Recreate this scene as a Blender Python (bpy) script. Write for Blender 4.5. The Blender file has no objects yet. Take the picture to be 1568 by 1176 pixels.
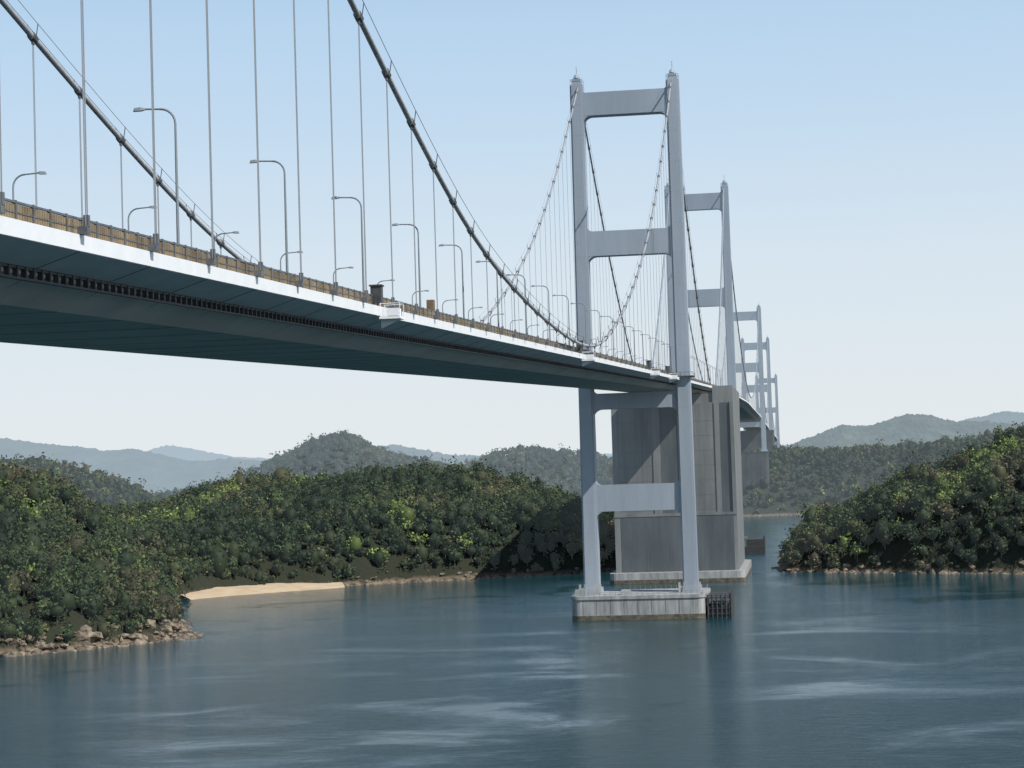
import bpy, math, random
import numpy as np
from mathutils import Vector, Matrix
random.seed(7); rng=np.random.default_rng(7)
scene=bpy.context.scene
TO_SUN=Vector((0.74,-0.56,0.90)).normalized()

# ------------------------------------------------------------------ world / sun / camera
w=bpy.data.worlds.new("World"); scene.world=w; w.use_nodes=True
nt=w.node_tree; nt.nodes.clear()
sky=nt.nodes.new('ShaderNodeTexSky'); sky.sky_type='NISHITA'; sky.sun_disc=False
sky.sun_elevation=math.asin(TO_SUN.z); sky.sun_rotation=math.atan2(TO_SUN.x,TO_SUN.y)
sky.air_density=1.0; sky.dust_density=0.6; sky.ozone_density=2.0
bg=nt.nodes.new('ShaderNodeBackground'); bg.inputs[1].default_value=0.10
wo=nt.nodes.new('ShaderNodeOutputWorld')
# spring haze: pale veil thickest at the horizon, mixed over the Nishita sky by elevation
tc=nt.nodes.new('ShaderNodeTexCoord'); sx=nt.nodes.new('ShaderNodeSeparateXYZ'); nt.links.new(tc.outputs['Generated'],sx.inputs[0])
hf=nt.nodes.new('ShaderNodeValToRGB'); he=hf.color_ramp.elements
he[0].position=0.0; he[0].color=(.95,.95,.95,1); he[1].position=0.75; he[1].color=(.05,.05,.05,1)
q=he.new(.22); q.color=(.85,.85,.85,1); q=he.new(.42); q.color=(.35,.35,.35,1)
hc=nt.nodes.new('ShaderNodeValToRGB'); ce=hc.color_ramp.elements
ce[0].position=0.0; ce[0].color=(.80,.84,.86,1); ce[1].position=.27; ce[1].color=(.45,.665,.91,1)
q=ce.new(.10); q.color=(.71,.81,.895,1)
q=ce.new(.18); q.color=(.57,.74,.91,1)
nt.links.new(sx.outputs[2],hf.inputs[0]); nt.links.new(sx.outputs[2],hc.inputs[0])
sc10=nt.nodes.new('ShaderNodeMixRGB'); sc10.blend_type='MULTIPLY'; sc10.inputs[0].default_value=1; sc10.inputs[2].default_value=(10,10,10,1); nt.links.new(hc.outputs[0],sc10.inputs[1])
hm=nt.nodes.new('ShaderNodeMixRGB'); nt.links.new(hf.outputs[0],hm.inputs[0]); nt.links.new(sky.outputs[0],hm.inputs[1]); nt.links.new(sc10.outputs[0],hm.inputs[2])
nt.links.new(hm.outputs[0],bg.inputs[0]); nt.links.new(bg.outputs[0],wo.inputs[0])
sl=bpy.data.lights.new("sun",'SUN'); sl.energy=4.7; sl.angle=math.radians(0.5); sl.color=(1,0.96,0.89)
so=bpy.data.objects.new("sun",sl); scene.collection.objects.link(so)
so.rotation_euler=TO_SUN.to_track_quat('Z','Y').to_euler(); so.location=(0,0,400)
F=3135.0; EYE=49.1
cd=bpy.data.cameras.new("camera"); cd.sensor_width=36; cd.lens=F/1568*36; cd.clip_end=60000; cd.clip_start=1
cam=bpy.data.objects.new("camera",cd); scene.collection.objects.link(cam); scene.camera=cam
cam.matrix_world=Matrix.Translation((0,0,EYE))@Matrix.Rotation(math.radians(90)+math.atan(140/F),4,'X')@Matrix.Rotation(math.radians(-1.8),4,'Z')
scene.view_settings.view_transform='Standard'; scene.view_settings.look='None'; scene.view_settings.exposure=0

# ------------------------------------------------------------------ materials
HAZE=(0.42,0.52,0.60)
def finish(m,shader,haze):  # haze: share of even airlight glow mixed into the surface itself
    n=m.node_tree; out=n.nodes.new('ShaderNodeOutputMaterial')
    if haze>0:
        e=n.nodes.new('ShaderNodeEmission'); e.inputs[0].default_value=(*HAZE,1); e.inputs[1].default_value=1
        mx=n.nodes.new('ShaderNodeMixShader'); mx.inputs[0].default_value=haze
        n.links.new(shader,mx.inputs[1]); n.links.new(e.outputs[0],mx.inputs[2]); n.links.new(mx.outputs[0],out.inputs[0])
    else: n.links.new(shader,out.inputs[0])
def mat(name,c1,c2=None,scale=0.3,rough=0.6,haze=0,bump=0,stretch=(1,1,1),lo=0.35,hi=0.65,spec=0.4,streak=None):
    m=bpy.data.materials.new(name); m.use_nodes=True; n=m.node_tree; n.nodes.clear()
    b=n.nodes.new('ShaderNodeBsdfPrincipled'); b.inputs['Roughness'].default_value=rough
    b.inputs['Specular IOR Level'].default_value=spec
    b.inputs['Base Color'].default_value=(*c1,1)
    if c2:
        g=n.nodes.new('ShaderNodeNewGeometry')
        def nz(sc_,st,det=6):
            mp=n.nodes.new('ShaderNodeMapping'); mp.inputs['Scale'].default_value=st
            t=n.nodes.new('ShaderNodeTexNoise'); t.inputs['Scale'].default_value=sc_; t.inputs['Detail'].default_value=det; t.inputs['Roughness'].default_value=.6
            n.links.new(g.outputs['Position'],mp.inputs[0]); n.links.new(mp.outputs[0],t.inputs[0]); return t
        t=nz(scale,stretch)
        r=n.nodes.new('ShaderNodeValToRGB'); r.color_ramp.elements[0].position=lo; r.color_ramp.elements[1].position=hi
        r.color_ramp.elements[0].color=(*c1,1); r.color_ramp.elements[1].color=(*c2,1)
        n.links.new(t.outputs[0],r.inputs[0]); colout=r.outputs[0]
        if streak: # run-down weather stains: (scale, darkest factor)
            t2=nz(streak[0],(1,1,.06),6); r2=n.nodes.new('ShaderNodeValToRGB'); r2.color_ramp.elements[0].position=.36; r2.color_ramp.elements[1].position=.58
            k=streak[1]; r2.color_ramp.elements[0].color=(k,k,k,1); r2.color_ramp.elements[1].color=(1,1,1,1); n.links.new(t2.outputs[0],r2.inputs[0])
            mm=n.nodes.new('ShaderNodeMixRGB'); mm.blend_type='MULTIPLY'; mm.inputs[0].default_value=1; n.links.new(colout,mm.inputs[1]); n.links.new(r2.outputs[0],mm.inputs[2]); colout=mm.outputs[0]
        n.links.new(colout,b.inputs['Base Color'])
        if bump:
            bp=n.nodes.new('ShaderNodeBump'); bp.inputs['Distance'].default_value=bump; bp.inputs['Strength'].default_value=1
            n.links.new(t.outputs[0],bp.inputs['Height']); n.links.new(bp.outputs[0],b.inputs['Normal'])
    finish(m,b.outputs[0],haze); return m
M_tower=mat("tower_paint",(0.27,0.315,0.365),(0.33,0.375,0.425),0.08,0.5,0.03,stretch=(1,1,.25),streak=(.5,.93))
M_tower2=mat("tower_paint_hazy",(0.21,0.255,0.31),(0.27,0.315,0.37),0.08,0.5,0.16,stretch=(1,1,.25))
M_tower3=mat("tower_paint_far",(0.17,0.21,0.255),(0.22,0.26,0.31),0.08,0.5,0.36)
M_fascia=mat("white_fascia_paint",(0.78,0.80,0.81),(0.84,0.85,0.86),0.6,0.4,0)
M_under=mat("deck_soffit_paint",(0.56,0.475,0.42),(0.68,0.59,0.53),0.12,0.6,0)
M_chamfer=mat("deck_chamfer_paint",(0.54,0.545,0.55),(0.63,0.635,0.64),0.3,0.5,0)
M_dark=mat("dark_steel",(0.035,0.037,0.04),(0.07,0.07,0.07),1.0,0.6,0)
M_rail=mat("tan_railing_paint",(0.13,0.09,0.045),(0.30,0.225,0.13),0.25,0.6,0)
M_band=mat("cable_band_grey",(0.08,0.085,0.09),(0.14,0.145,0.15),1.5,0.5,0)
M_cable=mat("cable_grey",(0.30,0.31,0.32),(0.40,0.41,0.42),1.5,0.5,0)
M_hanger=mat("hanger_grey",(0.27,0.29,0.31),None,1,0.5,0)
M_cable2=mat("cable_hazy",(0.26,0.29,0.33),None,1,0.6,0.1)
M_galv=mat("galvanised_lamp",(0.22,0.25,0.27),None,1,0.45,0)
M_asph=mat("asphalt",(0.045,0.045,0.045),(0.06,0.06,0.06),1,0.9,0)
M_conc=mat("concrete",(0.15,0.157,0.155),(0.235,0.24,0.235),0.10,0.85,0.06,stretch=(1,1,.4),bump=0.2,lo=.3,hi=.7,streak=(.22,.66))
M_concd=mat("dark_streaked_concrete",(0.062,0.074,0.08),(0.095,0.11,0.117),0.12,0.85,0.06,stretch=(1,1,.35),bump=0.2,streak=(.25,.75))  # darker concrete tone with run-down streaks; also used for pier joints
M_concl=mat("form_line_concrete",(0.11,0.12,0.125),None,0.15,0.85,0.05)
M_concp=mat("pier_concrete",(0.25,0.265,0.27),(0.42,0.42,0.41),0.35,0.8,0,stretch=(1,1,.3),bump=0.1,lo=.3,hi=.62,streak=(.8,.7))
M_tide=mat("tide_stained_concrete",(0.06,0.055,0.04),(0.17,0.15,0.11),0.6,0.8,0)
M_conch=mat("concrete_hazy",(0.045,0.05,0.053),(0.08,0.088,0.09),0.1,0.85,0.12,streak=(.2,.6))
M_rock=mat("shore_rock_tan",(0.055,0.046,0.036),(0.29,0.235,0.175),0.45,0.9,0,bump=0.5)
M_sand=mat("beach_sand",(0.46,0.35,0.23),(0.58,0.455,0.31),0.15,0.95,0)

def leafmat(name,haze):
    m=bpy.data.materials.new(name); m.use_nodes=True; n=m.node_tree; n.nodes.clear()
    a=n.nodes.new('ShaderNodeAttribute'); a.attribute_name='Col'
    b=n.nodes.new('ShaderNodeBsdfPrincipled'); b.inputs['Roughness'].default_value=.65; b.inputs['Specular IOR Level'].default_value=.2
    n.links.new(a.outputs['Color'],b.inputs['Base Color'])
    finish(m,b.outputs[0],haze); return m
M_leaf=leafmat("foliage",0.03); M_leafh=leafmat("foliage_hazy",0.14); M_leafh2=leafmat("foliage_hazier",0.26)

def groundmat(name,haze):
    m=bpy.data.materials.new(name); m.use_nodes=True; n=m.node_tree; n.nodes.clear()
    g=n.nodes.new('ShaderNodeNewGeometry'); sp=n.nodes.new('ShaderNodeSeparateXYZ'); n.links.new(g.outputs['Position'],sp.inputs[0])
    t=n.nodes.new('ShaderNodeTexNoise'); t.inputs['Scale'].default_value=.35; t.inputs['Detail'].default_value=8; n.links.new(g.outputs['Position'],t.inputs[0])
    rr=n.nodes.new('ShaderNodeValToRGB'); e=rr.color_ramp.elements
    e[0].position=.35; e[0].color=(.045,.036,.026,1); e[1].position=.62; e[1].color=(.23,.175,.12,1); n.links.new(t.outputs[0],rr.inputs[0])
    ad=n.nodes.new('ShaderNodeMath'); ad.operation='MULTIPLY_ADD'; ad.inputs[1].default_value=7; n.links.new(t.outputs[0],ad.inputs[0]); n.links.new(sp.outputs[2],ad.inputs[2])
    mr=n.nodes.new('ShaderNodeMapRange'); mr.inputs[1].default_value=4.8; mr.inputs[2].default_value=6.2; n.links.new(ad.outputs[0],mr.inputs[0])
    mx=n.nodes.new('ShaderNodeMixRGB'); n.links.new(mr.outputs[0],mx.inputs[0]); n.links.new(rr.outputs[0],mx.inputs[1]); mx.inputs[2].default_value=(.020,.024,.012,1)
    b=n.nodes.new('ShaderNodeBsdfPrincipled'); b.inputs['Roughness'].default_value=.95; n.links.new(mx.outputs[0],b.inputs['Base Color'])
    bp=n.nodes.new('ShaderNodeBump'); bp.inputs['Distance'].default_value=1.2; n.links.new(t.outputs[0],bp.inputs['Height']); n.links.new(bp.outputs[0],b.inputs['Normal'])
    finish(m,b.outputs[0],haze); return m
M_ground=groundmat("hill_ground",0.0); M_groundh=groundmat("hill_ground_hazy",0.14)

# water
mw=bpy.data.materials.new("sea_water"); mw.use_nodes=True; n=mw.node_tree; n.nodes.clear()
g=n.nodes.new('ShaderNodeNewGeometry')
def noise(scale,stretch,detail=4,rough=.55,dist=0,rot=0):
    mp=n.nodes.new('ShaderNodeMapping'); mp.inputs['Scale'].default_value=stretch; mp.inputs['Rotation'].default_value=(0,0,rot); n.links.new(g.outputs['Position'],mp.inputs[0])
    t=n.nodes.new('ShaderNodeTexNoise'); t.inputs['Scale'].default_value=scale; t.inputs['Detail'].default_value=detail; t.inputs['Roughness'].default_value=rough; t.inputs['Distortion'].default_value=dist
    n.links.new(mp.outputs[0],t.inputs[0]); return t
n1=noise(0.5,(.36,1,1),7,.68,.3); n2=noise(0.02,(.7,1,1),8,.66,.9,.05); n3=noise(0.006,(1,1,1),3,.5,.5)
mul=n.nodes.new('ShaderNodeMapRange'); mul.inputs[1].default_value=.38; mul.inputs[2].default_value=.52; mul.inputs[3].default_value=.25; mul.inputs[4].default_value=1.0
n.links.new(n2.outputs[0],mul.inputs[0])
bp=n.nodes.new('ShaderNodeBump'); bp.inputs['Distance'].default_value=.42; n.links.new(mul.outputs[0],bp.inputs['Strength']); n.links.new(n1.outputs[0],bp.inputs['Height'])
cr=n.nodes.new('ShaderNodeValToRGB'); e=cr.color_ramp.elements
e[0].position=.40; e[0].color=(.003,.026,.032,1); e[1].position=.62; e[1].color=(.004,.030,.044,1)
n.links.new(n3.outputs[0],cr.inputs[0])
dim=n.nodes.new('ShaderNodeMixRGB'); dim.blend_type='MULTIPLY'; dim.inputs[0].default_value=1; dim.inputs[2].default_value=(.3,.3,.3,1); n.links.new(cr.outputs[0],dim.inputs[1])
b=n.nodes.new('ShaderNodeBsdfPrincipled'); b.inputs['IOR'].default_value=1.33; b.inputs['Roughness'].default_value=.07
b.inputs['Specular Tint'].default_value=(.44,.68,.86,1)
# added uniform glow standing in for upwelling light; keeps the deck's shadow faint
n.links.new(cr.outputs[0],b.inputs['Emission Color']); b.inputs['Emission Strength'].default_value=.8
n.links.new(dim.outputs[0],b.inputs['Base Color']); n.links.new(bp.outputs[0],b.inputs['Normal'])
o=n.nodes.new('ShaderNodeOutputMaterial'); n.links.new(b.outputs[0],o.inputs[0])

# ------------------------------------------------------------------ mesh helpers
SL=440/F; TH=math.atan(SL); CN,SN=math.cos(TH),math.sin(TH)
def B(D,t,z): return (SL*D-56.27+CN*t, D-SN*t, z)
class MB:
    def __init__(s): s.v=[]; s.f=[]
    def add(s,vs,fs):
        k=len(s.v); s.v+=vs; s.f+=[tuple(i+k for i in f) for f in fs]
    def box(s,D0,D1,t0,t1,z0,z1,zf=None):
        o0=zf(D0) if zf else 0; o1=zf(D1) if zf else 0
        s.add([B(D0,t0,z0+o0),B(D0,t1,z0+o0),B(D1,t1,z0+o1),B(D1,t0,z0+o1),B(D0,t0,z1+o0),B(D0,t1,z1+o0),B(D1,t1,z1+o1),B(D1,t0,z1+o1)],
              [(0,3,2,1),(4,5,6,7),(0,1,5,4),(1,2,6,5),(2,3,7,6),(3,0,4,7)])
    def prismD(s,poly,D0,D1):
        k=len(poly); s.add([B(D0,t,z) for t,z in poly]+[B(D1,t,z) for t,z in poly],
            [tuple(range(k)),tuple(range(2*k-1,k-1,-1))]+[(i,(i+1)%k,(i+1)%k+k,i+k) for i in range(k)])
    def prismZ(s,poly,z0,z1,poly2=None):
        k=len(poly); p2=poly2 or poly
        s.add([B(d,t,z0) for d,t in poly]+[B(d,t,z1) for d,t in p2],
            [tuple(range(k)),tuple(range(2*k-1,k-1,-1))]+[(i,(i+1)%k,(i+1)%k+k,i+k) for i in range(k)])
    def tube(s,pts,r,nn=6,r2=None):
        P=[Vector(p) for p in pts]; k=len(s.v); N=len(P)
        for i,p in enumerate(P):
            d=(P[min(i+1,N-1)]-P[max(i-1,0)]).normalized()
            a=Vector((0,0,1)) if abs(d.z)<.9 else Vector((1,0,0))
            u=d.cross(a).normalized(); v=u.cross(d)
            rr=r if r2 is None else r+(r2-r)*i/(N-1)
            for j in range(nn):
                q=2*math.pi*j/nn; s.v.append(tuple(p+u*rr*math.cos(q)+v*rr*math.sin(q)))
        for i in range(N-1):
            for j in range(nn):
                a=k+i*nn+j; b_=k+i*nn+(j+1)%nn; s.f.append((a,b_,b_+nn,a+nn))
        s.f.append(tuple(k+j for j in range(nn))[::-1]); s.f.append(tuple(k+(N-1)*nn+j for j in range(nn)))
    def obj(s,name,m,parent=None,smooth=False):
        me=bpy.data.meshes.new(name); me.from_pydata(s.v,[],s.f); me.materials.append(m); me.update()
        if smooth: me.polygons.foreach_set('use_smooth',[True]*len(me.polygons))
        ob=bpy.data.objects.new(name,me); scene.collection.objects.link(ob)
        if parent: ob.parent=parent
        return ob
def empty(name):
    e=bpy.data.objects.new(name,None); scene.collection.objects.link(e); return e

# ------------------------------------------------------------------ bridge
bridge=empty("suspension_bridge")
_dk=[(-150,55.3),(105,62.7),(205,65.6),(371,70.6),(700,80.3),(1200,94.0),(1600,100.5),(2150,101.5),(2700,98.5),(3500,97),(4200,92)]
def zd(D):
    return float(np.interp([D-30,D-10,D+10,D+30],[p[0] for p in _dk],[p[1] for p in _dk]).mean())
Ds=list(range(-140,1300,10))+list(range(1300,4150,30))
def sweep(sec,m,name,Ds=Ds,closed=True):
    mb=MB(); k=len(sec)
    for D in Ds:
        z=zd(D)
        for t,zz in sec: mb.v.append(B(D,t,z+zz))
    for i in range(len(Ds)-1):
        for j in range(k if closed else k-1):
            a=i*k+j; b_=i*k+(j+1)%k; mb.f.append((a,b_,b_+k,a+k))
    return mb.obj(name,m,bridge)
HW=15.6
sweep([(-9.5,-3.1),(9.5,-3.1),(12.6,-1.75),(12.6,-1.5),(-12.6,-1.5),(-12.6,-1.75)],M_under,"box_girder_soffit")
sweep([(12.9,-1.35),(HW-.05,-.5),(HW-.05,-.35),(12.9,-.35)],M_chamfer,"girder_chamfer")
sweep([(-12.9,-1.35),(-12.9,-.35),(-HW+.05,-.35),(-HW+.05,-.5)],M_chamfer,"girder_chamfer_far")
sweep([(HW-1,-.34),(HW,-.47),(HW+.05,.45),(HW-1,.46)],M_fascia,"edge_fascia")
sweep([(-HW+1,-.34),(-HW+1,.46),(-HW-.05,.45),(-HW,-.47)],M_fascia,"edge_fascia_far")
sweep([(-HW+1,.1),(HW-1,.1),(HW-1,.4),(-HW+1,.4)],M_asph,"roadway")
mb=MB()
for t in (-10.5,-3.5,3.5,10.5):
    for D in range(-130,1300,20): mb.box(D,D+(20 if abs(t)>9 else 8),t-.08,t+.08,.404,.408,zd)
mb.obj("lane_markings",M_fascia,bridge)
mb=MB()
for D in range(-140,1000,10):
    for s_ in (1,-1):
        a,b_=sorted((s_*12.85,s_*12.7)); mb.box(D,D+10,a-.06,b_+.06,-2.12,-1.98,zd)
        a,b_=sorted((s_*12.2,s_*12.85)); mb.box(D,D+10,a,b_,-1.5,-1.36,zd)
for i in range(-200,900*1):
    D=i*1.25+0.3
    if D<-130 : continue
    for s_ in (1,-1):
        a,b_=sorted((s_*12.6,s_*12.9)); mb.box(D,D+.22,a,b_,-2.0,-1.37,zd)
mb.obj("maintenance_rail",M_dark,bridge)
mb=MB()
for i in range(-10,80):
    D=i*12.5+5.5
    mb.box(D,D+.07,-9.4,9.4,-3.12,-3.08,zd)
    for s_ in (1,-1):
        mb.prismD([(s_*9.4,zd(D)-3.12),(s_*12.6,zd(D)-1.77),(s_*12.6,zd(D)-1.7),(s_*9.4,zd(D)-3.06)],D,D+.07)
mb.obj("soffit_seams",M_band,bridge)
mb=MB()
for i in range(-10,80):
    D=i*12.5+5.5; z=zd(D)
    mb.prismD([(12.92,z-1.37),(HW-.03,z-.52),(HW-.05,z-.45),(12.92,z-1.3)],D,D+.05)
mb.obj("chamfer_seams",M_dark,bridge)
# railings
mb=MB(); mk=MB()
for s_ in (1,-1):
    t=s_*14.9
    D=60.0
    while D<420:
        mb.box(D,D+.27,t-.03,t+.03,.55,1.45,zd); D+=.36
    for D in range(-140,60,10): mb.box(D,D+10,t-.03,t+.03,.55,1.45,zd)
    for D in range(420,1300,10): mb.box(D,D+10,t-.03,t+.03,.5,1.5,zd)
    for D in range(1300,4000,50): mb.box(D,D+50,t-.03,t+.03,.5,1.5,zd)
    for D in range(-140,1300,10):
        mk.box(D,D+10,t-.09,t+.09,1.5,1.62,zd); mk.box(D,D+10,t-.07,t+.07,.98,1.06,zd)
    D=-140.0
    while D<700:
        mk.box(D,D+.14,t-.1,t+.12,.4,1.66,zd); D+=2.5
mb.obj("parapet_panels",M_rail,bridge); mk.obj("parapet_rails",M_band,bridge)
mb=MB()
for s_ in (1,-1):
    for D in range(-140,1300,10): mb.box(D,D+10,s_*13.2-.05,s_*13.2+.05,.9,1.25,zd)
mb.obj("guard_rail",M_galv,bridge)

# main cables
cz_D=[-150,0,60,105,150,189,208,231,256,283,322,352,382,415,447,481,515,550,582,623,660,700]
cz_z=[186,144,127.5,115,103,93.6,89,83.8,79.2,76.3,73.9,73.0,72.7,74.6,80.0,87.5,96.8,108.5,120.8,140,160,183.0]
cc=np.array(cz_z); 
Dd=np.arange(-150,700.1,2.5); zz_=np.interp(Dd,cz_D,cc)
for _ in range(3):
    zz_[4:-4]=np.convolve(zz_,np.ones(9)/9,'valid')
def zc1(D): return float(np.interp(D,Dd,zz_))
def par(D0,z0,D1,z1,sag):
    return lambda D:(z0+(z1-z0)*(D-D0)/(D1-D0)-4*sag*((D-D0)/(D1-D0))*(1-(D-D0)/(D1-D0)))
T=[(700,184,M_tower),(1200,216,M_tower2),(2150,218,M_tower3),(2700,219,M_tower3),(3500,206,M_tower3)]
spans=[(-150,700,zc1,12.5,M_cable),
 (700,925,par(700,183.0,925,zd(925)+1,9),12.5,M_cable),
 (985,1200,par(985,zd(985)+1,1200,215,9),12.5,M_cable2),
 (1200,2150,par(1200,215,2150,217,109),18,M_cable2),
 (2150,2400,par(2150,217,2400,zd(2400)+1,8),20,M_cable2),
 (2450,2700,par(2450,zd(2450)+1,2700,218,8),20,M_cable2),
 (2700,3500,par(2700,218,3500,205,105),20,M_cable2),
 (3500,3750,par(3500,205,3750,zd(3750)+1,8),20,M_cable2)]
CT=16.0
for si,(D0,D1,zf,step,m) in enumerate(spans):
    mc=MB(); mh=MB(); mbd=MB(); mr=MB()
    far=D0>=985
    for t in (CT,-CT):
        k=max(12,int((D1-D0)/(5 if not far else 12)))
        pts=[B(D0+(D1-D0)*i/k,t,zf(D0+(D1-D0)*i/k)) for i in range(k+1)]
        mc.tube(pts,.29 if not far else .42,10)
        if D0<900:
            for q in (-.55,.55):
                mr.tube([B(D0+(D1-D0)*i/k,t+q,zf(D0+(D1-D0)*i/k)+1.25) for i in range(k+1)],.035,4)
        D=118+12.5*math.ceil((D0-118+6)/12.5) if not far else D0+step
        while D<D1-5:
            zt=zf(D); zb=zd(D)+.5
            if zt-zb>1.2:
                if far: mh.tube([B(D,t,zb),B(D,t,zt)],.09,3)
                else:
                    for q in (-.13,.13): mh.tube([B(D+q,t,zb),B(D+q,t,zt)],.042 if D<400 else .04,5)
            if not far:
                dz=(zf(D+.6)-zf(D-.6))
                mbd.tube([B(D-.5,t,zt-dz*.42),B(D+.5,t,zt+dz*.42)],.42,8)
                mbd.box(D-.2,D+.2,t-.1,t+.1,zt-.7,zt)
                for q in (-.55,.55):
                    mbd.tube([B(D,t+q*.6,zt),B(D,t+q,zt+1.3)],.05,4)
                mbd.box(D-.28,D+.28,t-.45,t+.12,zb-.04,zb+.4)
                mbd.box(D-.16,D+.16,t-.15,t+.15,zb+.4,zb+1.05)
            D+=step
    mc.obj("main_cables",m,bridge,True); mh.obj("hanger_ropes",M_hanger if not far else M_cable2,bridge)
    if mr.v: mr.obj("cable_hand_ropes",M_hanger,bridge)
    if mbd.v: mbd.obj("cable_bands",M_band,bridge)

# towers
def fillet(mb,t,z,st,sz,r,D0,D1):
    poly=[(t,z)]
    cx,cz=t+st*r,z+sz*r
    for i in range(9):
        a=math.pi/2*i/8
        poly.append((cx-st*r*math.cos(a) , cz-sz*r*math.sin(a)))
    mb.prismD(poly,D0,D1)
def tower(D,top,m,base=8.0,legw=5.0,ct=16.5):
    mb=MB(); dk=zd(D); h=legw/2; dd=3.6
    def sec(tc,w,d,c=.55):
        a=w/2
        return [(D-d,tc-a+c),(D-d+c,tc-a+c),(D-d+c,tc-a),(D+d-c,tc-a),(D+d-c,tc-a+c),(D+d,tc-a+c),(D+d,tc+a-c),(D+d-c,tc+a-c),(D+d-c,tc+a),(D-d+c,tc+a),(D-d+c,tc+a-c),(D-d,tc+a-c)]
    for s_ in (1,-1):
        mb.prismZ(sec(s_*(ct+.3),legw+.1,dd+.5),base,top-1.2,sec(s_*ct,legw-.6,dd-.4))
        mb.prismZ(sec(s_*(ct+.3),legw+2.2,dd+1.6,.8),base-1.5,base+2.0,sec(s_*(ct+.3),legw+1.6,dd+1.3,.8))
        mb.box(D-2.6,D+2.6,s_*ct-1.5,s_*ct+1.5,top-1.2,top+.8)
        mb.tube([B(D-1.9,s_*ct,top+.6),B(D-1.0,s_*ct,top+1.7),B(D+1.0,s_*ct,top+1.7),B(D+1.9,s_*ct,top+.6)],1.0,8)
        mb.tube([B(D,s_*ct,top+1),B(D,s_*ct,top+5.5)],.12,5)
        for q in (-2.0,2.0):
            for e_ in (-2.9,2.9): mb.tube([B(D+e_,s_*ct+q,top-1.2),B(D+e_,s_*ct+q,top+.6)],.07,4)
            mb.tube([B(D-2.9,s_*ct+q,top+.55),B(D+2.9,s_*ct+q,top+.55)],.07,4)
        for e_ in (-2.9,2.9): mb.tube([B(D+e_,s_*ct-2,top+.55),B(D+e_,s_*ct+2,top+.55)],.07,4)
    up=top-dk
    zb=[(top-.117*up,top-.04*up),(dk+.415*up,dk+.497*up),(dk-9.6,dk-4.2)]
    if D<2000: zb.append((base+ (dk-base)*.385, base+(dk-base)*.51))
    ti=ct-h+.55
    dB=2.6
    for z0,z1 in zb:
        mb.box(D-dB,D+dB,-ti-.2,ti+.2,z0,z1)
        for s_ in (1,-1):
            fillet(mb,s_*(ti),z0,-s_,-1,3.0,D-dB+.05,D+dB-.05)
            fillet(mb,s_*(ti),z1,-s_,1,2.2 if z1<top-10 else 1.2,D-dB+.05,D+dB-.05)
    return mb.obj("tower",m,bridge)
for D,top,m in T: tower(D,top,m,base=(8.0 if D<900 else 9.0 if D<2000 else 66))
mb=MB()
for s_ in (1,-1):
    mb.box(694.5,705.5,s_*16.8-3.6,s_*16.8+3.6,zd(700)+.5,zd(700)+.8)
    for D in (694.6,705.3):
        for q in np.linspace(-3.5,3.5,6): mb.tube([B(D,s_*16.8+q,zd(700)+.8),B(D,s_*16.8+q,zd(700)+2.0)],.06,4)
        mb.tube([B(D,s_*16.8-3.5,zd(700)+2),B(D,s_*16.8+3.5,zd(700)+2)],.07,4)
mb.obj("tower_walkway",M_band,bridge)
# erection-joint lines around the legs and beams of the near tower
mb=MB()
for s_ in (1,-1):
    for z in np.arange(18,178,10.5):
        k=(z-8)/175; hw_=(5.1*(1-k)+4.4*k)/2; dd_=4.1*(1-k)+3.2*k; c_=s_*(16.8*(1-k)+16.5*k)
        mb.box(700-dd_-.02,700-dd_+.1,c_-hw_+.58,c_+hw_-.58,z,z+.13)
mb.obj("tower_leg_joints",M_tower2,bridge)

# tower pier (caisson) 
def rrect(D0,D1,t0,t1,r,n_=5):
    out=[]
    for (cd_,ct_,a0) in ((D0+r,t0+r,180),(D1-r,t0+r,270),(D1-r,t1-r,0),(D0+r,t1-r,90)):
        A=[math.radians(a0+90*i/n_) for i in range(n_+1)]
        out+= [(cd_+r*math.cos(a),ct_+r*math.sin(a)) for a in A]
    cx=(D0+D1)/2; cy=(t0+t1)/2
    return sorted(out,key=lambda p:math.atan2((p[1]-cy)/(t1-t0),(p[0]-cx)/(D1-D0)))
def pier(D,hw,dep,h,mt,name,detail=True):
    p=empty(name)
    mb=MB(); mb.prismZ(rrect(D-dep,D+dep,-hw,hw,3),1.6,h-1.1); mb.prismZ(rrect(D-dep-.35,D+dep+.35,-hw-.35,hw+.35,3.2),h-1.1,h)
    mb.obj("body",mt,p)
    m2=MB(); m2.prismZ(rrect(D-dep-.05,D+dep+.05,-hw-.05,hw+.05,3),-4,1.6); m2.obj("tide_band",M_tide,p)
    if detail:
        m3=MB()
        for i in range(int(2*hw/1.8)+1):
            t=-hw+.6+i*1.8
            if t>hw-.3: break
            for Dx in (D-dep+.1,D+dep-.1): m3.tube([B(Dx,t,h),B(Dx,t,h+1.2)],.06,4)
        for z in (h+.6,h+1.2):
            m3.tube([B(D-dep+.1,-hw+.6,z),B(D-dep+.1,hw-.6,z)],.05,4); m3.tube([B(D-dep+.1,hw-.6,z),B(D+dep-.1,hw-.6,z)],.05,4)
            m3.tube([B(D-dep+.1,-hw+.6,z),B(D+dep-.1,-hw+.6,z)],.05,4)
        m3.obj("handrail",M_galv,p)
        m4=MB()
        for i in range(9): 
            t=-hw+4+i*(2*hw-8)/8; m4.box(D-dep-.06,D-dep+.1,t-.06,t+.06,2.0,h-1.15)
        m4.obj("joints",M_concd,p)
    return p
p1=pier(700,22.3,18,8.0,M_concp,"tower_pier")
mb=MB()
for z in (1.2,3.0,4.8,6.6): mb.tube([B(684,22.6,z),B(684,30.5,z)],.16,5); mb.tube([B(684,30.5,z),B(712,30.5,z)],.16,5)
for t in np.linspace(23,30.5,6): mb.tube([B(684,t,-3),B(684,t,7.6)],.28,6)
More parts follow.
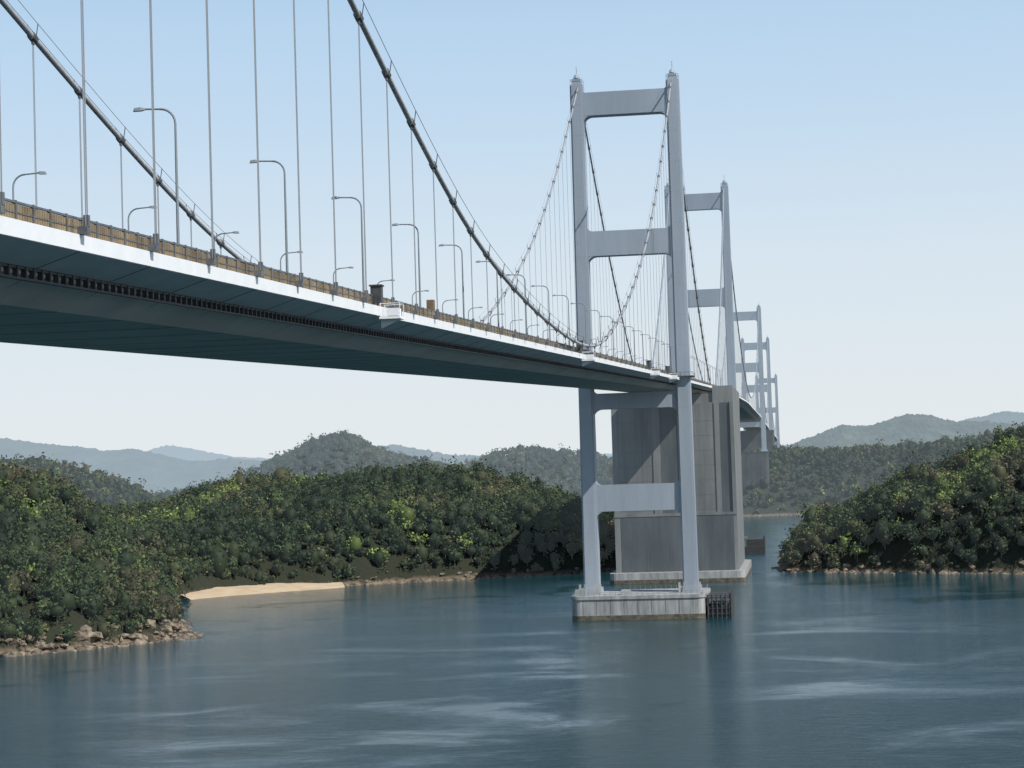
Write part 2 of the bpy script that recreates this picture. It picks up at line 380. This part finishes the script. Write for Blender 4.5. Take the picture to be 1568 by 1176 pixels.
for D in np.linspace(684,712,8): mb.tube([B(D,30.5,-3),B(D,30.5,7.6)],.28,6)
mb.box(684.3,711,23,30,.2,3.9)
mb.box(684,712,22.7,30.6,6.55,6.8)
for z in (7.3,7.9): mb.tube([B(684,22.6,z),B(684,30.5,z)],.07,4); mb.tube([B(684,30.5,z),B(712,30.5,z)],.07,4)
mb.tube([B(684,24,3),B(684,29,6.6)],.12,4); mb.tube([B(684,29,3),B(684,24,6.6)],.12,4)
mb.obj("berthing_frame",M_dark,p1)
mb=MB()
for s_ in (1,-1):
    for q in (-3.4,-1.7,1.7,3.4): mb.box(691.5,692.4,s_*16.8+q-.35,s_*16.8+q+.35,8,11.5)
mb.box(683.5,686,-21,-17.5,8,10.2); mb.box(688,691,-6,-3,8,9.6)
mb.obj("equipment_plinths",M_concp,p1)
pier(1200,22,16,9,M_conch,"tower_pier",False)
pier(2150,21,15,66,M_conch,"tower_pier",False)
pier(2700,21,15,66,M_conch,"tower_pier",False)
pier(3500,21,15,66,M_conch,"tower_pier",False)
mb=MB(); mb.box(1186,1212,22.5,32,-2,8); mb.box(1180,1184-.5,-22,28,-2,4)
for D in (1190,1198,1206):
    mb.tube([B(D,32.3,-2),B(D,32.3,9.5)],.4,6)
mb.obj("fender",M_dark,bridge)

# anchorage
def anchorage(D0,D1,tl,tr,mc,md,detail):
    a=empty("cable_anchorage"); zt=zd(D0)-3.3
    mb=MB()
    mb.prismZ(rrect(D0+1.0,D1,tl,tr,1.2),4.5,zt-4)
    if detail:
        for t0,t1 in ((tl,tl+2.6),(-9.5,-6.2),(2.5,6.0),(tr-8.5,tr-6.3),(tr-1.6,tr)):
            mb.box(D0,D0+1.2,t0+.01,t1-.01,4.5,zt-4.01)
        mb.box(D0-.3,D0+1.25,tl,tr,29,30.2)
        for t0,t1 in ((tl+2.6,-9.5),(6.0,tr-8.5)):
            mb.box(D0+.4,D0+1.22,t0,t1,30.22,zt-4.5)
        mb.box(D0+2,D1-2,-18,18,zt-4.02,zt-.05)
        mb.box(D0+1,D1,tr-9,tr,zt-4.03,zt+3.2)
        mb.box(D0+1,D1,tl,tl+9,zt-4.03,zt+1)
    mb.obj("block",mc,a)
    if detail:
        m2=MB(); m2.box(D0-.1,D0+1.3,tl+2.7,tr-1.7,4.6,28.98)  # darker panels: lower front, then two narrow bays above
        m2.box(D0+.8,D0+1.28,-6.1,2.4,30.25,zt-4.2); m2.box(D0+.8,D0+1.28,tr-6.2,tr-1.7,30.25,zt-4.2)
        m2.obj("dark_panels",md,a)
        m3=MB()
        for t in np.arange(tl+6,tr-2,8.4): m3.box(D0-.16,D0-.12,t-.1,t+.1,4.6,28.9)
        for z in np.arange(12,zt-6,6.5):
            if z>30: m3.box(D0+.36,D0+.38,tl+2.7,-9.6,z,z+.14); m3.box(D0+.36,D0+.38,6.1,tr-8.6,z,z+.14)
        m3.obj("form_lines",M_concl,a)
    m4=MB(); m4.prismZ(rrect(D0-7,D1+6,tl-2.5,tr+3,3),1.6,4.6); m4.obj("plinth",mc if not detail else M_concp,a)
    m5=MB(); m5.prismZ(rrect(D0-7.05,D1+6.05,tl-2.55,tr+3.05,3),-4,1.6); m5.obj("tide_band",M_tide,a)
    return a
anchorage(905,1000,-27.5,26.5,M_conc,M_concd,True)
anchorage(2395,2455,-24,24,M_conch,M_conch,False)
anchorage(3740,3800,-24,24,M_conch,M_conch,False)

def cabin(D,t,name="navigation_light_bracket",sc=1.0):
    p=empty(name); z=zd(D)
    mb=MB(); mb.box(D-.9*sc,D+.9*sc,t+.1,t+1.9*sc,z-.75*sc,z-.55*sc)
    mb.prismD([(t+.1,z-.5),(t+.1,z-1.5*sc),(t+1.7*sc,z-.78*sc)],D-.08,D+.08)
    mb.box(D-.85*sc,D+.3*sc,t+.7*sc,t+1.75*sc,z-.5*sc,z+.15*sc)
    for q in (-.85,.85):
        for u in (.2,1.85): mb.tube([B(D+q*sc,t+u*sc,z-.6*sc),B(D+q*sc,t+u*sc,z+.55*sc)],.035,4)
        mb.tube([B(D+q*sc,t+.2,z+.55*sc),B(D+q*sc,t+1.85*sc,z+.55*sc)],.035,4)
    mb.tube([B(D-.85*sc,t+1.85*sc,z+.55*sc),B(D+.85*sc,t+1.85*sc,z+.55*sc)],.035,4)
    mb.obj("platform",M_fascia,p)
    m2=MB(); m2.box(D-.45*sc,D+.45*sc,t-.7*sc,t+.2*sc,z+.7*sc,z+2.1*sc); m2.tube([B(D,t-.2,z+.4),B(D,t-.2,z+1)],.08,6)
    m2.box(D-.55*sc,D+.55*sc,t-.8*sc,t+.3*sc,z+2.1*sc,z+2.22*sc); m2.box(D+.35*sc,D+.8*sc,t+.8*sc,t+1.7*sc,z-.52*sc,z+.3*sc)
    m2.obj("lantern_box",M_dark,p)
cabin(201,HW,sc=1.15); cabin(385,HW,sc=1.3); cabin(560,HW,sc=1.4); cabin(640,HW,sc=1.4)
mb=MB()
mb.box(238,239.1,13.4,14.2,1.9,3.1,zd); mb.box(238.4,238.7,13.7,13.9,.4,1.9,zd); mb.obj("signal_cabinet",M_rail)

# street lamps
def lampmesh():
    m=MB(); H=11.7
    def loc(x,z): return (x,0,z)
    m.v=[];
    m.tube([loc(0,0),loc(0,H*.5),loc(0,H-1.1)],.13,8,.085)
    arc=[loc(-(1-math.cos(a))*1.1,H-1.1+math.sin(a)*1.1) for a in [math.pi/2*i/6 for i in range(7)]]
    m.tube(arc,.085,8); m.tube([arc[-1],loc(-2.3,H+.06)],.07,8)
    def bx(x0,x1,y0,y1,z0,z1,tp=1.0):
        m.add([(x0,y0,z0),(x1,y0,z0),(x1,y1,z0),(x0,y1,z0),(x0,y0*tp,z1),(x1,y0*tp,z1),(x1,y1*tp,z1),(x0,y1*tp,z1)],[(0,3,2,1),(4,5,6,7),(0,1,5,4),(1,2,6,5),(2,3,7,6),(3,0,4,7)])
    bx(-.25,.25,-.25,.25,-.5,.06); bx(-.16,.16,-.16,.16,.06,.9)
    m.add([(-2.2,-.08,H),(-2.2,.08,H),(-2.5,.19,H-.06),(-3.05,.17,H-.08),(-3.12,0,H-.08),(-3.05,-.17,H-.08),(-2.5,-.19,H-.06),
           (-2.2,-.05,H+.12),(-2.2,.05,H+.12),(-2.55,.12,H+.2),(-3.0,.1,H+.16),(-3.05,0,H+.12),(-3.0,-.1,H+.16),(-2.55,-.12,H+.2)],
          [(0,1,2,3,4,5,6),(13,12,11,10,9,8,7)]+[(i,(i+1)%7,(i+1)%7+7,i+7) for i in range(7)])
    me=bpy.data.meshes.new("street_lamp"); me.from_pydata(m.v,[],m.f); me.materials.append(M_galv); me.update(); return me
LM=lampmesh()
D=147
while D<1190:
    for s_ in (1,-1):
        ob=bpy.data.objects.new("street_lamp",LM); scene.collection.objects.link(ob)
        ob.location=B(D,s_*12.3,zd(D)+.45); ob.rotation_euler=(0,0,-TH if s_>0 else math.pi-TH)
    D+=31

# ------------------------------------------------------------------ sea
me=bpy.data.meshes.new("sea"); R=30000
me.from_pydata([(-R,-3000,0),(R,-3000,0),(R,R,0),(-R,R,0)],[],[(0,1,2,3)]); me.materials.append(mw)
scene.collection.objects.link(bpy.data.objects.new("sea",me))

# ------------------------------------------------------------------ terrain helpers
def vnoise(x,y,seed=0):
    r=np.random.default_rng(seed); tab=r.random((256,256))
    def f(x,y):
        xi=np.floor(x).astype(int); yi=np.floor(y).astype(int); fx=x-xi; fy=y-yi
        fx=fx*fx*(3-2*fx); fy=fy*fy*(3-2*fy)
        g_=lambda a,b_:tab[a%256,b_%256]
        return (g_(xi,yi)*(1-fx)+g_(xi+1,yi)*fx)*(1-fy)+(g_(xi,yi+1)*(1-fx)+g_(xi+1,yi+1)*fx)*fy
    return f(x,y)*.55+f(x*2.1+7,y*2.1+3)*.28+f(x*4.3+1,y*4.3+9)*.17
def polydist(X,Y,poly):
    P=np.array(poly,float); Q=np.roll(P,-1,0); d=np.full(X.shape,1e9); ins=np.zeros(X.shape,bool)
    for (x0,y0),(x1,y1) in zip(P,Q):
        dx,dy=x1-x0,y1-y0; t=np.clip(((X-x0)*dx+(Y-y0)*dy)/(dx*dx+dy*dy),0,1)
        d=np.minimum(d,np.hypot(X-x0-t*dx,Y-y0-t*dy))
        c=((y0>Y)!=(y1>Y)); 
        with np.errstate(divide='ignore',invalid='ignore'):
            xx=(x1-x0)*(Y-y0)/(y1-y0 if y1!=y0 else 1e-9)+x0
        ins^=(c&(X<xx))
    return np.where(ins,d,-d)
def idw(X,Y,pts,p=3.0):
    num=0;den=0
    for x,y,h in pts:
        w_=1/(np.hypot(X-x,Y-y)+4)**p; num=num+w_*h; den=den+w_
    return num/den
def gridmesh(name,X,Y,Z,m):
    h,w_=X.shape; v=np.stack([X,Y,Z],-1).reshape(-1,3); i=np.arange(h*w_).reshape(h,w_)
    f=np.stack([i[:-1,:-1],i[:-1,1:],i[1:,1:],i[1:,:-1]],-1).reshape(-1,4)
    me=bpy.data.meshes.new(name); me.from_pydata(v.tolist(),[],f.tolist()); me.materials.append(m)
    me.polygons.foreach_set('use_smooth',[True]*len(me.polygons)); me.update()
    ob=bpy.data.objects.new(name,me); scene.collection.objects.link(ob); return ob
PAL=np.array([(.026,.046,.017),(.040,.063,.021),(.060,.080,.027),(.088,.092,.036),(.102,.088,.044),(.14,.19,.042)])
def forest(name,pos,rad,leaves,qs,m,dry=0.0,lobes=9,gain=1.0,bam=None):
    N=len(pos); L=leaves
    cl=.75*vnoise(pos[:,0]/45,pos[:,1]/45,3)+.25*vnoise(pos[:,0]/15,pos[:,1]/15,13)+rng.normal(0,.10,N)
    idx=np.clip(((cl-.30+dry)*9.0).astype(int),0,4)
    pb=vnoise(pos[:,0]/22,pos[:,1]/22,9)
    bright=rng.random(N)<(.008+.45*(pb>.71)); idx[bright]=5
    if bam is not None:
        for bx0,by0,br in bam:
            q_=np.hypot(pos[:,0]-bx0,(pos[:,1]-by0)*.7)<br*rng.uniform(.6,1.2,N); idx[q_&(rng.random(N)<.8)]=5
    col=PAL[idx]*rng.uniform(.7,1.3,(N,1))*gain
    lc=rng.normal(0,1,(N,lobes,3)); lc/=np.linalg.norm(lc,axis=2,keepdims=True); lc*=rng.uniform(.3,.98,(N,lobes,1))
    lc[:,:,2]*=.85; lr=rng.uniform(.24,.52,(N,lobes))
    sc=np.stack([rad,rad,rad*rng.uniform(.7,1.45,N)],-1)
    li=rng.integers(0,lobes,(N,L)); d=rng.normal(0,1,(N,L,3)); d[:,:,2]+=.35; d/=np.linalg.norm(d,axis=2,keepdims=True)
    c=np.take_along_axis(lc,li[:,:,None],1); r=np.take_along_axis(lr,li,1)[:,:,None]
    p=(c+d*r*rng.uniform(.7,1.25,(N,L,1)))*sc[:,None,:]+pos[:,None,:]
    nn=d+rng.normal(0,.5,d.shape); nn/=np.linalg.norm(nn,axis=2,keepdims=True)
    a=np.cross(nn,rng.normal(0,1,nn.shape)); a/=np.linalg.norm(a,axis=2,keepdims=True); b_=np.cross(nn,a)
    s_=qs*rng.uniform(.5,1.2,(N,L,1))
    V=np.stack([p-a*s_*.5,p-b_*s_*.35,p+a*s_*.5,p+b_*s_*.35],2).reshape(-1,3)
    lt=rng.uniform(.7,1.35,(N,lobes)); lt=np.take_along_axis(lt,li,1)[:,:,None]
    nf=N*L; C=(col[:,None,:]*lt*rng.uniform(.7,1.3,(N,L,1))).reshape(-1,3)
    F_=np.arange(nf*4).reshape(-1,4)
    oc=[(0,0,1),(0,0,-1)]+[(math.cos(q)*k_,math.sin(q)*k_,z) for z,k_ in ((.55,.83),(-.35,.93)) for q in [2*math.pi*j/6 for j in range(6)]]
    oc=np.array(oc); of=[(0,2+j,2+(j+1)%6) for j in range(6)]+[(1,8+(j+1)%6,8+j) for j in range(6)]
    of4=[(2+j,8+j,8+(j+1)%6,2+(j+1)%6) for j in range(6)]
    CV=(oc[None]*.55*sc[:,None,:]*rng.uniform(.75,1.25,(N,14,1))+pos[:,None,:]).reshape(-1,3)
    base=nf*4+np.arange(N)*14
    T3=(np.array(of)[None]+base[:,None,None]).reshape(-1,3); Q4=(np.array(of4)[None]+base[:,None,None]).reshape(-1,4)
    tk=np.array([(math.cos(q)*r_,math.sin(q)*r_,z) for z,r_ in ((-1.6,.09),(0,.04)) for q in [math.pi/2*j for j in range(4)]])
    TV=(tk[None]*rad[:,None,None]+pos[:,None,:]).reshape(-1,3); tb=nf*4+N*14+np.arange(N)*8
    TQ=(np.array([(j,(j+1)%4,(j+1)%4+4,j+4) for j in range(4)])[None]+tb[:,None,None]).reshape(-1,4)
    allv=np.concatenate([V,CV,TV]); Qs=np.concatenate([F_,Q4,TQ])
    me=bpy.data.meshes.new(name); me.vertices.add(len(allv)); me.vertices.foreach_set('co',allv.astype(np.float32).ravel())
    nl=Qs.size+T3.size; me.loops.add(nl); me.loops.foreach_set('vertex_index',np.concatenate([Qs.ravel(),T3.ravel()]).astype(np.int32))
    npoly=len(Qs)+len(T3); me.polygons.add(npoly)
    ls=np.concatenate([np.arange(len(Qs))*4,Qs.size+np.arange(len(T3))*3]).astype(np.int32)
    me.polygons.foreach_set('loop_start',ls)
    me.update(calc_edges=True)
    at=me.color_attributes.new('Col','FLOAT_COLOR','POINT')
    vc=np.ones((len(allv),4),np.float32); vc[:nf*4,:3]=np.repeat(C,4,0)
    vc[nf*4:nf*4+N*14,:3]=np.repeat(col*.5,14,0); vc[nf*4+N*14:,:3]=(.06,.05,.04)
    at.data.foreach_set('color',vc.ravel()); me.materials.append(m)
    me.validate()
    ob=bpy.data.objects.new(name,me); scene.collection.objects.link(ob); return ob
def land(name,poly,ctrl,bounds,step,wd,m,seed,amp=7):
    x0,x1,y0,y1=bounds; xs=np.arange(x0,x1+step,step); ys=np.arange(y0,y1+step,step); X,Y=np.meshgrid(xs,ys)
    def H(X,Y):
        d=polydist(X,Y,poly)+ (vnoise(X/14,Y/14,seed+5)-.5)*9
        z=idw(X,Y,ctrl)*(1-np.exp(-np.maximum(d,0)/wd))+(vnoise(X/38,Y/38,seed)-.5)*amp*np.clip(d/25,0,1)
        z=z+np.clip(d,0,2.5)*.9
        return np.where(d>0,z,np.maximum(d*.8,-4)),d
    Z,_=H(X,Y); gridmesh(name,X,Y,Z,m); return H
def scatter(H,bounds,spacing,zmin=3.0,cond=None,lift=.75,r=(3.0,5.2)):
    x0,x1,y0,y1=bounds; xs=np.arange(x0,x1,spacing); ys=np.arange(y0,y1,spacing); X,Y=np.meshgrid(xs,ys)
    X=(X+rng.uniform(-.6,.6,X.shape)*spacing).ravel(); Y=(Y+rng.uniform(-.6,.6,Y.shape)*spacing).ravel()
    z,d=H(X,Y); k=(d>.6)&(z>zmin)
    if cond is not None: k&=cond(X,Y)
    X,Y,z=X[k],Y[k],z[k]; rad=(r[0]+(r[1]-r[0])*rng.random(len(X))**1.5)*np.where(rng.random(len(X))<.07,1.35,1)
    rad=rad*np.clip(.65+z/16,.65,1)
    return np.stack([X,Y,z+rad*lift],-1),rad

LP=[(-330,540),(-230,588),(-156,616),(-128,636),(-109,662),(-113,690),(-126,740),(-141,800),(-150,850),(-150,885),(-143,908),(-135,927),(-115,946),(-86,957),(-48,977),(-10,990),(18,1000),(60,1015),(80,1050),(72,1150),(0,1300),(-250,1350),(-600,1300),(-600,700),(-450,560)]
LC=[(-188,740,51),(-165,745,50),(-148,755,43),(-134,750,31),(-122,670,17),(-140,660,21),(-175,650,22),(-230,740,55),(-128,700,20),(-150,700,34),(-165,860,26),(-190,900,24),(-210,960,20),
    (-215,1060,20),(-195,1060,24),(-167,1060,32),(-140,1090,41),(-126,1100,41),(-95,1100,42),(-66,1100,45),(-25,1140,46),(4,1130,39),(26,1130,30),(55,1100,21),(-110,980,26),(-60,1010,30),(0,1030,29),(-290,1100,30),(40,1040,22)]
HL=land("wooded_hill",LP,LC,(-420,92,536,1260),4,17,M_ground,11,12)
RP=[(127,962),(150,940),(180,912),(218,884),(330,850),(500,880),(600,1300),(300,1350),(190,1200),(140,1080),(129,1000)]
RC=[(135,990,11),(150,1000,17),(163,1000,23),(195,1000,36),(222,1000,46),(249,1000,56),(300,990,66),(350,1000,72),(230,920,44),(190,950,31),(270,930,52)]
HR=land("wooded_hill",RP,RC,(110,520,840,1260),4,15,M_ground,23,9)
p,r=scatter(HL,(-250,-90,560,850),4.4,1.5,lambda X,Y:(X/Y>-.275)&~((Y>830)&(X<-230))&~((Y>775)&(X<-175)),r=(2.4,6.0))
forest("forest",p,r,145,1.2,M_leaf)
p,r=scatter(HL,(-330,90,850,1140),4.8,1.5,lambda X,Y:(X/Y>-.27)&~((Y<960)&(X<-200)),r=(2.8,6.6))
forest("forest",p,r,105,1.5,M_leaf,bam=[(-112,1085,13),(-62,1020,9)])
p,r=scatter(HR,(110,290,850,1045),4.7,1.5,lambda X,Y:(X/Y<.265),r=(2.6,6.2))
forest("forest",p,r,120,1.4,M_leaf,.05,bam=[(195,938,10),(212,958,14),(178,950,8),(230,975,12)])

def rocks(name,H,pts,m,n_=260,spread=4,size=(.6,2.2)):
    P=np.array(pts,float); seg=np.hypot(*np.diff(P,axis=0).T); cum=np.concatenate([[0],np.cumsum(seg)])
    mb=MB(); ph=(1+5**.5)/2
    ico=[(-1,ph,0),(1,ph,0),(-1,-ph,0),(1,-ph,0),(0,-1,ph),(0,1,ph),(0,-1,-ph),(0,1,-ph),(ph,0,-1),(ph,0,1),(-ph,0,-1),(-ph,0,1)]
    fc=[(0,11,5),(0,5,1),(0,1,7),(0,7,10),(0,10,11),(1,5,9),(5,11,4),(11,10,2),(10,7,6),(7,1,8),(3,9,4),(3,4,2),(3,2,6),(3,6,8),(3,8,9),(4,9,5),(2,4,11),(6,2,10),(8,6,7),(9,8,1)]
    for i in range(n_):
        u=rng.uniform(0,cum[-1]); x=np.interp(u,cum,P[:,0])+rng.normal(0,spread); y=np.interp(u,cum,P[:,1])+rng.normal(0,spread)
        z,d=H(np.array([x]),np.array([y])); 
        if d[0]<-5 or z[0]>5.5: continue
        s_=rng.uniform(*size)*(.55 if rng.random()<.7 else 1); sx,sy,sz=s_*rng.uniform(.7,1.4),s_*rng.uniform(.7,1.4),s_*rng.uniform(.45,1.1)
        mb.add([(x+a*sx*.55*rng.uniform(.7,1.3),y+b_*sy*.55*rng.uniform(.7,1.3),max(z[0],-.3)+c*sz*.55*rng.uniform(.7,1.3)) for a,b_,c in ico],fc)
    return mb.obj(name,m)
rocks("shore_rocks",HL,LP[1:9],M_rock,1500,3.2,(.6,2.6))
rocks("shore_rocks",HL,LP[13:19],M_rock,300,3,(.7,2))
rocks("shore_rocks",HR,RP[:5],M_rock,420,3,(.8,2.3))
rocks("shore_rocks",HR,[RP[-1],RP[0]],M_rock,60,3,(.8,2.4))
fr=np.array([(-141,884),(-137,893),(-129,903),(-116,916),(-100,930),(-88,939),(-80,948)],float)
bk=np.array([(-146,890),(-150,912),(-142,932),(-126,950),(-108,959),(-92,960),(-82,958)],float)
nu=31; nv=10; u=np.linspace(0,6,nu); 
fx=np.stack([np.interp(u,range(7),fr[:,0]),np.interp(u,range(7),fr[:,1])],-1); bx_=np.stack([np.interp(u,range(7),bk[:,0]),np.interp(u,range(7),bk[:,1])],-1)
vv=np.linspace(-.25,1,nv)
X=fx[:,None,0]*(1-vv)+bx_[:,None,0]*vv; Y=fx[:,None,1]*(1-vv)+bx_[:,None,1]*vv
Z=(3.6*np.sign(vv)*np.abs(vv)**.8)[None,:]*np.sin(np.clip(u/6,.12,.88)*math.pi)[:,None]**.6+(vnoise(X/6,Y/6,4)-.5)*.5
gridmesh("sandy_beach",X,Y,Z,M_sand)

# ------------------------------------------------------------------ distant ridges
def ridge(name,pts,D,front,back,m,seed,amp,sp=9,leaf=None,rr=(4,7),nx=140,sc_=6):
    P=np.array(pts,float); P=P[np.argsort(P[:,0])]
    def H(X,Y):
        h=np.interp(X*D/Y*1.0,P[:,0],P[:,1])
        v=np.where(Y<D,(Y-front)/(D-front),1-(Y-D)/(back-D)); v=np.clip(v,0,1)
        sh=np.sin(v*math.pi/2)**.8
        z=h*sh+(vnoise(X/(amp*sc_),Y/(amp*sc_),seed)-.5)*amp*(v**.5)*np.where(v>.94,.3,1)
        return z-(v<=0)*2, np.where(v>0,5.0,-1.0)
    xs=np.linspace(P[0,0]*1.0,P[-1,0]*1.0,nx); ys=np.linspace(front-5,back,90); X,Y=np.meshgrid(xs,ys)
    Z,_=H(X,Y)
    if leaf is None: Z=Z+rng.normal(0,1,Z.shape)*(D/4500)*1.6   # canopy roughness
    gridmesh(name,X,Y,Z,m)
    if leaf is not None:
        q,r=scatter(H,(P[0,0],P[-1,0],front,D+30),sp,2.5,None,r=rr)
        k=(np.abs(q[:,0]/q[:,1])<.265); forest("forest",q[k],r[k],32,3.0,leaf,0,5,.85)
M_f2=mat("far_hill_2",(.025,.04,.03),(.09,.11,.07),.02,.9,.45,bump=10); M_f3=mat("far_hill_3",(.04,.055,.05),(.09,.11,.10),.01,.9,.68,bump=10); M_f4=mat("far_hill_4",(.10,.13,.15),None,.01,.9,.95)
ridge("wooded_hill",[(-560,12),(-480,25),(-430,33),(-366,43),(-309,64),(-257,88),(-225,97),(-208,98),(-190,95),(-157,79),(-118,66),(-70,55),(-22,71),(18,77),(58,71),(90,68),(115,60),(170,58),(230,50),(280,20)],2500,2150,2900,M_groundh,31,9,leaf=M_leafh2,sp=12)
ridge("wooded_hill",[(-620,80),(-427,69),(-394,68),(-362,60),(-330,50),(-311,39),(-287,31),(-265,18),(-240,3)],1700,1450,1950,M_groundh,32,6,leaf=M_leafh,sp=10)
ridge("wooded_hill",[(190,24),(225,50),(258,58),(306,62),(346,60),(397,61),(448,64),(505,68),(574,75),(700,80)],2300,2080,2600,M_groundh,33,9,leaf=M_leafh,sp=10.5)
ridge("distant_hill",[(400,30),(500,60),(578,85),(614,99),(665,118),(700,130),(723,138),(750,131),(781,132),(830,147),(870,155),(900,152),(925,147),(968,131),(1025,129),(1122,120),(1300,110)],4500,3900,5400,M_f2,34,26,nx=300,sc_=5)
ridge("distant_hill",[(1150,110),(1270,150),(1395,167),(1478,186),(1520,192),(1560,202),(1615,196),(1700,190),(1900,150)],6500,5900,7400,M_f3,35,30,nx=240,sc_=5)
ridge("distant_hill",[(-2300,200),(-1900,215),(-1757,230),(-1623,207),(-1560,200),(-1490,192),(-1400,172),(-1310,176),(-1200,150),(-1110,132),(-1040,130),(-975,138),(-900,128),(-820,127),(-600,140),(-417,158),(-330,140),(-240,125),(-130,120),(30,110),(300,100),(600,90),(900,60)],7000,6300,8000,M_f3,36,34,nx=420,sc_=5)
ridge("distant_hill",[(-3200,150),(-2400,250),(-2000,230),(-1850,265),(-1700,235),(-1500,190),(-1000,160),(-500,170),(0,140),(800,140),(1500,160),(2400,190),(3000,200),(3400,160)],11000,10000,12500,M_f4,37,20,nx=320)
print("done")
